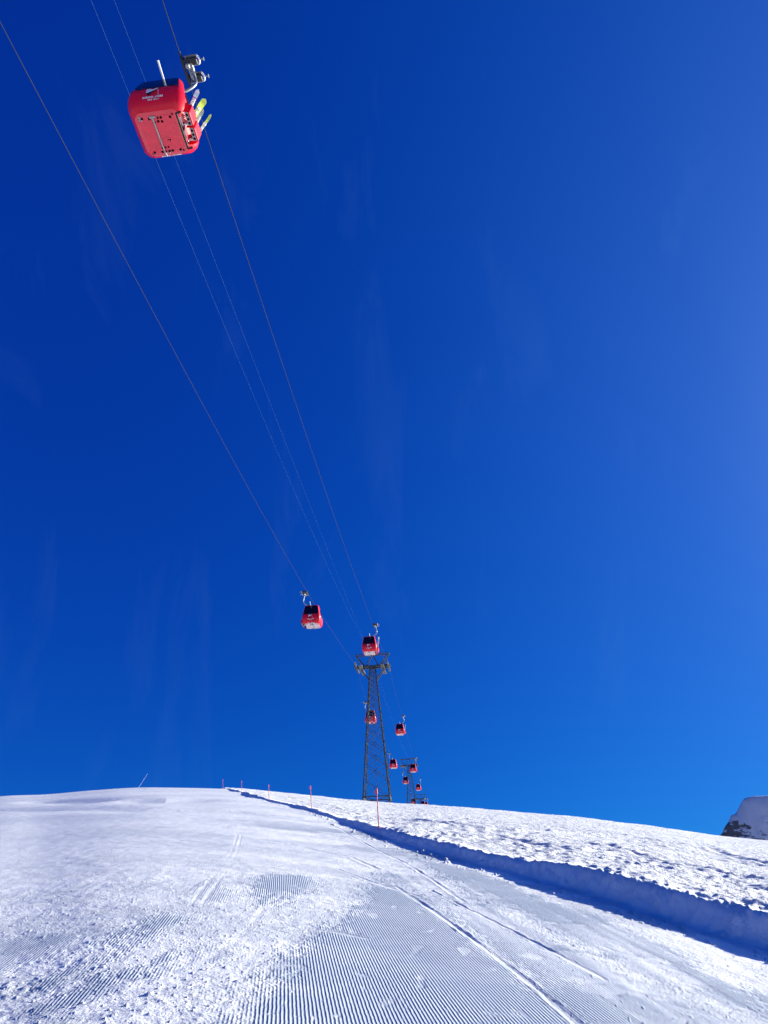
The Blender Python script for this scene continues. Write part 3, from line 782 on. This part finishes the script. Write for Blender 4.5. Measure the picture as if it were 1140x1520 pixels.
rope(-1, 'left haul rope, the thick steel cable carrying the gondola left of the tower')
rope(1, 'right haul rope, the thick steel cable carrying the large overhead gondola')
for off, sl_, cu_, lab in ((.179, .17382, .00065979, 'left of the two faint thin cables between the thick haul ropes'), (-.165, .0915433, .00016493, 'right of the two faint thin cables between the thick haul ropes')):
    m = MB(); pts = [lift_pt(s, off, ZT + 1.2 + sl_ * (s - T1) + cu_ * (s - T1) ** 2) for s in np.linspace(-160, T1, 120)]
    pts += [lift_pt(s, off * (1 if s < T2S else 1), ZT + 1.2 + (7.6 * (s - T1) / (T2S - T1)) - 2.2 * math.sin(PI * (s - T1) / (T2S - T1))) for s in np.linspace(T1 + 4, T2S, 30)]
    m.tube(pts, .0042, 6); tag(m.build('signal_cable', M['wire']), lab, 'cable', 'ropes of the gondola lift')


# ------------------------------------------------------------------ lattice towers
def make_tower(hgt):
    """local frame: base at 0, +y up the lift line, rope level at hgt"""
    t = thing('lift_tower', 'x', 'lift tower')
    top = hgt - .15; wb, wt = 3.95, .80
    hw = lambda z: .5 * (wb + (wt - wb) * z / top)
    crn = lambda i, z: Vector(((-1, 1, 1, -1)[i] * hw(z), (-1, -1, 1, 1)[i] * hw(z), z))
    for i in range(4):
        l = MB(); cx, cy = (-1, 1, 1, -1)[i], (-1, -1, 1, 1)[i]
        a, b = crn(i, -2.5), crn(i, top)
        l.bar(a, b, .18, .05); l.bar(a + Vector((0, -cy * .06, 0)), b + Vector((0, -cy * .04, 0)), .05, .18)
        l.build('leg', M['lattice'], t)
    br = MB()
    zs = [.55]; z = .55
    while z < top - .6:
        z += max(.75, hw(z) * 2 * .64); zs.append(min(z, top))
    for z0, z1 in zip(zs[:-1], zs[1:]):
        for i in range(4):
            j = (i + 1) % 4
            br.bar(crn(i, z0), crn(j, z1), .062); br.bar(crn(j, z0), crn(i, z1), .062)
            if hw(z0) > .9:
                zm = (z0 + z1) / 2
    for z0 in (.55, top * .985):
        for i in range(4): br.bar(crn(i, z0), crn((i + 1) % 4, z0), .16 if z0 < 1 else .12)
    for i in range(4): br.bar(crn(i, .5), (crn(i, .0) + crn((i + 1) % 4, 0)) / 2, .09); br.bar(crn((i + 1) % 4, .5), (crn(i, .0) + crn((i + 1) % 4, 0)) / 2, .09)
    br.build('lattice', M['lattice'], t)
    # ladder on the near face
    ld = MB()
    for s in (-.16, .16): ld.bar((s, -hw(0) - .02, 1.0), (s, -hw(top) - .05, top), .04)
    n = int(top / .4)
    for k in range(n): 
        z = 1.0 + (top - 1.0) * k / n; y = -hw(z) - .04; ld.bar((-.16, y, z), (.16, y, z), .025)
    ld.build('ladder', M['lattice'], t)
    ca = MB(); g = GAUGE / 2
    for y in (-.42, .42): ca.bar((-g - .3, y, hgt - .28), (g + .3, y, hgt - .28), .20, .34)
    for x in np.linspace(-g, g, 6): ca.bar((x, -.42, hgt - .28), (x, .42, hgt - .28), .10, .16)
    for s in (-1, 1):
        for y in (-.42, .42): ca.bar((s * .55, y, hgt - 2.5), (s * (g - .55), y, hgt - .45), .13)
    ca.build('crossarm', M['lattice'], t)
    fr = MB()
    for y in (-.40, .40):
        fr.bar((-2.75, y, hgt + 1.75), (2.75, y, hgt + 1.75), .13)
        for s in (-1, 1):
            fr.bar((s * 1.25, y, hgt - .1), (s * 2.72, y, hgt + 1.72), .13); fr.bar((s * .95, y, hgt - .1), (s * .12, y, hgt + 1.7), .11)
    for x in (-2.75, 0, 2.75): fr.bar((x, -.4, hgt + 1.75), (x, .4, hgt + 1.75), .11)
    fr.build('lifting_frame', M['lattice'], t)
    sl = math.atan(.04)
    for s in (-1, 1):
        sh = MB()
        Q = Matrix.Translation((s * g, 0, hgt)) @ Matrix.Rotation(sl, 4, 'X')
        for k in range(10):
            y = -2.7 + k * .6
            sh.disc(Q @ Vector((0, y, -.27)), Q.to_3x3() @ Vector((1, 0, 0)), .235, .11, 16, 1)
            sh.disc(Q @ Vector((s * .085, y, -.27)), Q.to_3x3() @ Vector((1, 0, 0)), .10, .05, 10, 0)
        sh.box((-s * .12, 0, -.36), (.06, 5.7, .26), .02, Q, 0); sh.box((s * .12, 0, -.42), (.05, 5.0, .16), .02, Q, 0)
        sh.build('sheave_train', [M['lattice'], M['sheave']], t)
        wk = MB(); wk.box((-s * .85, 0, -.75), (.55, 6.0, .05), .0, Q, 0)
        for xx in (-s * .60, -s * 1.12):
            wk.bar(Q @ Vector((xx, -3, -.72)), Q @ Vector((xx, 3, -.72)), .05, .14, 1)
        for y in np.linspace(-2.9, 2.9, 6): wk.bar(Q @ Vector((-s * .58, y, -.75)), Q @ Vector((-s * .58, y, .3)), .035)
        wk.bar(Q @ Vector((-s * .58, -2.9, .3)), Q @ Vector((-s * .58, 2.9, .3)), .035)
        wk.build('catwalk', [M['lattice'], M['sheave']], t)
    return t


base1 = lift_pt(T1, 0, 0); bz = ground_z(base1[0], base1[1]) 
tow = make_tower(ZT - bz)
tag(tow, 'tall dark lattice lift tower standing on the snow crest, the largest of the three', 'lift tower', 'lattice towers of the gondola lift')
tow.location = (base1[0], base1[1], bz); tow.rotation_euler = (0, 0, -HEAD)
for (px, py, s, lab) in ((607.5, 1135.0, T2S, 'second lattice lift tower, smaller, its foot hidden by the snow crest behind a gondola'), (624.5, 1185.0, T3S, 'third and farthest lift tower, only its dark head showing over the snow crest')):
    d = sight(px, py); t = s / (d[0] * DD[0] + d[1] * DD[1]); P = d * t + np.array([0, 0, H])
    o = copy_tree(tow); o.location = (P[0], P[1], P[2] - (ZT - bz)); o['label'] = lab

# ------------------------------------------------------------------ piste poles along the bank, and a slanted lance on the crest
poles = [((562.5, 1231), (559, 1170.5), 'nearest red piste pole with a pink tip, standing on the bank below the tower'),
         ((462.3, 1199), (460.6, 1166.5), 'second nearest red piste pole, on the bank left of the tower'),
         ((399.5, 1188), (398.6, 1164.5), 'red piste pole in the middle of the row of five, on the far bank'),
         ((359, 1177.5), (358.4, 1159), 'fourth red piste pole from the tower, near the top of the bank'),
         ((331, 1171), (330.6, 1157), 'farthest and faintest red piste pole, on the crest where the bank ends')]
for (bp, tp, lab) in poles:
    d = sight(*bp); hd = math.hypot(d[0], d[1])
    rv = np.linspace(6, 118, 4000)
    gz = np.array([ground_z(r * d[0] / hd, r * d[1] / hd) for r in rv[::8]]); gz = np.interp(rv, rv[::8], gz)
    hit = (H + rv * d[2] / hd) < gz
    r = rv[np.argmax(hit)] if hit.any() else 104.0
    x, y = r * d[0] / hd, r * d[1] / hd; z = ground_z(x, y)
    dt = sight(*tp); h2 = math.hypot(dt[0], dt[1]); tx, ty, tz = r * dt[0] / h2, r * dt[1] / h2, H + r * dt[2] / h2
    o = thing('piste_pole', lab, 'piste pole', (x, y, z), (0, 0, 0), 'red piste poles along the bank')
    v = Vector((tx - x, ty - y, tz - z)); rad = max(.016, r * .00021)
    m = MB(); m.tube([v * -.12, v * .5, v * .98], rad, 8); m.build('shaft', M['pole'], o)
    m = MB(); m.tube([v * .86, v * .99, v * 1.0], [rad * 1.7, rad * 1.7, rad * 1.2], 8)
    if r < 40: m.bar(v * .87 + Vector((-rad * 2.4, 0, 0)), v * .95 + Vector((-rad * 2.2, 0, 0)), rad * 4.5, rad * .5, 0, (0, 1, 0))
    m.build('tip_sleeve', M['flag'], o)

d0, d1 = sight(206, 1168.5), sight(218.5, 1149.5); r = 116.0
P0 = d0 * r / math.hypot(d0[0], d0[1]) + np.array([0, 0, H]); P1 = d1 * r / math.hypot(d1[0], d1[1]) + np.array([0, 0, H])
m = MB(); a, b = Vector(P0), Vector(P1); lo = a - (b - a) * 1.2
m.tube([lo, a, b], [.04, .032, .02], 8); m.tube([b, b + (b - a).normalized() * .12], .03, 8)
tag(m.build('snow_lance', M['lance']), 'thin pale slanted lance rising behind the snow crest on the left', 'snow lance')

# ------------------------------------------------------------------ sky, sun, camera
SUN_AZ, SUN_EL = R(66), R(17)          # clockwise from straight ahead
w = bpy.data.worlds.new('World'); SC.world = w; w.use_nodes = True; nt = w.node_tree; N = nt.nodes; L = nt.links
bg = N['Background']; sky = N.new('ShaderNodeTexSky'); sky.sky_type = 'NISHITA'; sky.sun_disc = False
sky.sun_elevation = SUN_EL; sky.sun_rotation = SUN_AZ; sky.altitude = 2600; sky.air_density = 1.0; sky.dust_density = .25; sky.ozone_density = 3.0
sp = N.new('ShaderNodeSeparateColor'); L.new(sky.outputs[0], sp.inputs[0]); hs = N.new('ShaderNodeCombineColor')     # deep blue of thin, dry high-altitude air
for ch, (pw, k) in enumerate(((1.0, .016), (.86, .246), (.47, 1.50))):
    a_ = N.new('ShaderNodeMath'); a_.operation = 'POWER'; L.new(sp.outputs[ch], a_.inputs[0]); a_.inputs[1].default_value = pw
    b_ = N.new('ShaderNodeMath'); b_.operation = 'MULTIPLY'; L.new(a_.outputs[0], b_.inputs[0]); b_.inputs[1].default_value = k; L.new(b_.outputs[0], hs.inputs[ch])
tc = N.new('ShaderNodeTexCoord'); mp = N.new('ShaderNodeMapping'); mp.inputs['Scale'].default_value = (5.5, 2.0, .8); mp.inputs['Rotation'].default_value = (R(10), R(24), R(8))
L.new(tc.outputs['Generated'], mp.inputs['Vector'])
n1 = N.new('ShaderNodeTexNoise'); n1.inputs['Scale'].default_value = 2.2; n1.inputs['Detail'].default_value = 7; n1.inputs['Roughness'].default_value = .6; n1.inputs['Distortion'].default_value = .6
L.new(mp.outputs[0], n1.inputs['Vector'])
mr = N.new('ShaderNodeMapRange'); mr.inputs[1].default_value = .58; mr.inputs[2].default_value = .85; mr.inputs[3].default_value = 0; mr.inputs[4].default_value = .055
L.new(n1.outputs['Fac'], mr.inputs['Value'])
mx = N.new('ShaderNodeMix'); mx.data_type = 'RGBA'; L.new(mr.outputs[0], mx.inputs['Factor']); L.new(hs.outputs[0], mx.inputs['A']); mx.inputs['B'].default_value = (.9, 1.9, 4.0, 1)

# pale aureole spreading from the sun, which stands just outside the right edge
vd = N.new('ShaderNodeVectorMath'); vd.operation = 'DOT_PRODUCT'; L.new(tc.outputs['Generated'], vd.inputs[0]); vd.inputs[1].default_value = (math.sin(SUN_AZ) * math.cos(SUN_EL), math.cos(SUN_AZ) * math.cos(SUN_EL), math.sin(SUN_EL))
p1 = N.new('ShaderNodeMath'); p1.operation = 'MAXIMUM'; L.new(vd.outputs['Value'], p1.inputs[0]); p1.inputs[1].default_value = 0
p2 = N.new('ShaderNodeMath'); p2.operation = 'POWER'; L.new(p1.outputs[0], p2.inputs[0]); p2.inputs[1].default_value = 6
ad = N.new('ShaderNodeMix'); ad.data_type = 'RGBA'; ad.blend_type = 'ADD'; ad.clamp_factor = False; L.new(p2.outputs[0], ad.inputs['Factor']); L.new(mx.outputs['Result'], ad.inputs['A']); ad.inputs['B'].default_value = (.46, .45, .35, 1)
p3 = N.new('ShaderNodeMath'); p3.operation = 'POWER'; L.new(p1.outputs[0], p3.inputs[0]); p3.inputs[1].default_value = 30
ae = N.new('ShaderNodeMix'); ae.data_type = 'RGBA'; ae.blend_type = 'ADD'; ae.clamp_factor = False; L.new(p3.outputs[0], ae.inputs['Factor']); L.new(ad.outputs['Result'], ae.inputs['A']); ae.inputs['B'].default_value = (11, 14.5, 15, 1)  # tight bright lobe out of view, added to lift fill on shaded snow
p4 = N.new('ShaderNodeMath'); p4.operation = 'POWER'; L.new(p1.outputs[0], p4.inputs[0]); p4.inputs[1].default_value = 2.4
af = N.new('ShaderNodeMix'); af.data_type = 'RGBA'; af.blend_type = 'ADD'; af.clamp_factor = False; L.new(p4.outputs[0], af.inputs['Factor']); L.new(ae.outputs['Result'], af.inputs['A']); af.inputs['B'].default_value = (.0, .42, 1.35, 1)
L.new(af.outputs['Result'], bg.inputs['Color']); bg.inputs['Strength'].default_value = .09

ld = bpy.data.lights.new('sun', 'SUN'); ld.energy = 5.0; ld.angle = R(.53); ld.color = (1, .97, .83)
so = bpy.data.objects.new('sun', ld); C.objects.link(so)
sd = Vector((math.sin(SUN_AZ) * math.cos(SUN_EL), math.cos(SUN_AZ) * math.cos(SUN_EL), math.sin(SUN_EL)))
so.rotation_euler = sd.to_track_quat('Z', 'Y').to_euler(); so.location = (30, 10, 30)

cam = bpy.data.cameras.new('camera'); co = bpy.data.objects.new('camera', cam); C.objects.link(co); SC.camera = co
cam.sensor_fit = 'VERTICAL'; cam.sensor_height = 36; cam.sensor_width = 27; cam.lens = F_PX / 1520 * 36; cam.clip_end = 6000; cam.clip_start = .05
Xv = Vector((1, 0, 0)); Fv = Vector((0, math.cos(PITCH), math.sin(PITCH))); Uv = Vector((0, -math.sin(PITCH), math.cos(PITCH)))
Rx = Xv * math.cos(ROLL) - Uv * math.sin(ROLL); Ru = Xv * math.sin(ROLL) + Uv * math.cos(ROLL)
co.matrix_world = Matrix(((Rx.x, Ru.x, -Fv.x, 0), (Rx.y, Ru.y, -Fv.y, 0), (Rx.z, Ru.z, -Fv.z, H), (0, 0, 0, 1)))
SC.view_settings.view_transform = 'Standard'; SC.view_settings.look = 'None'; SC.view_settings.exposure = 0.92; SC.view_settings.gamma = 1
SC.render.film_transparent = False
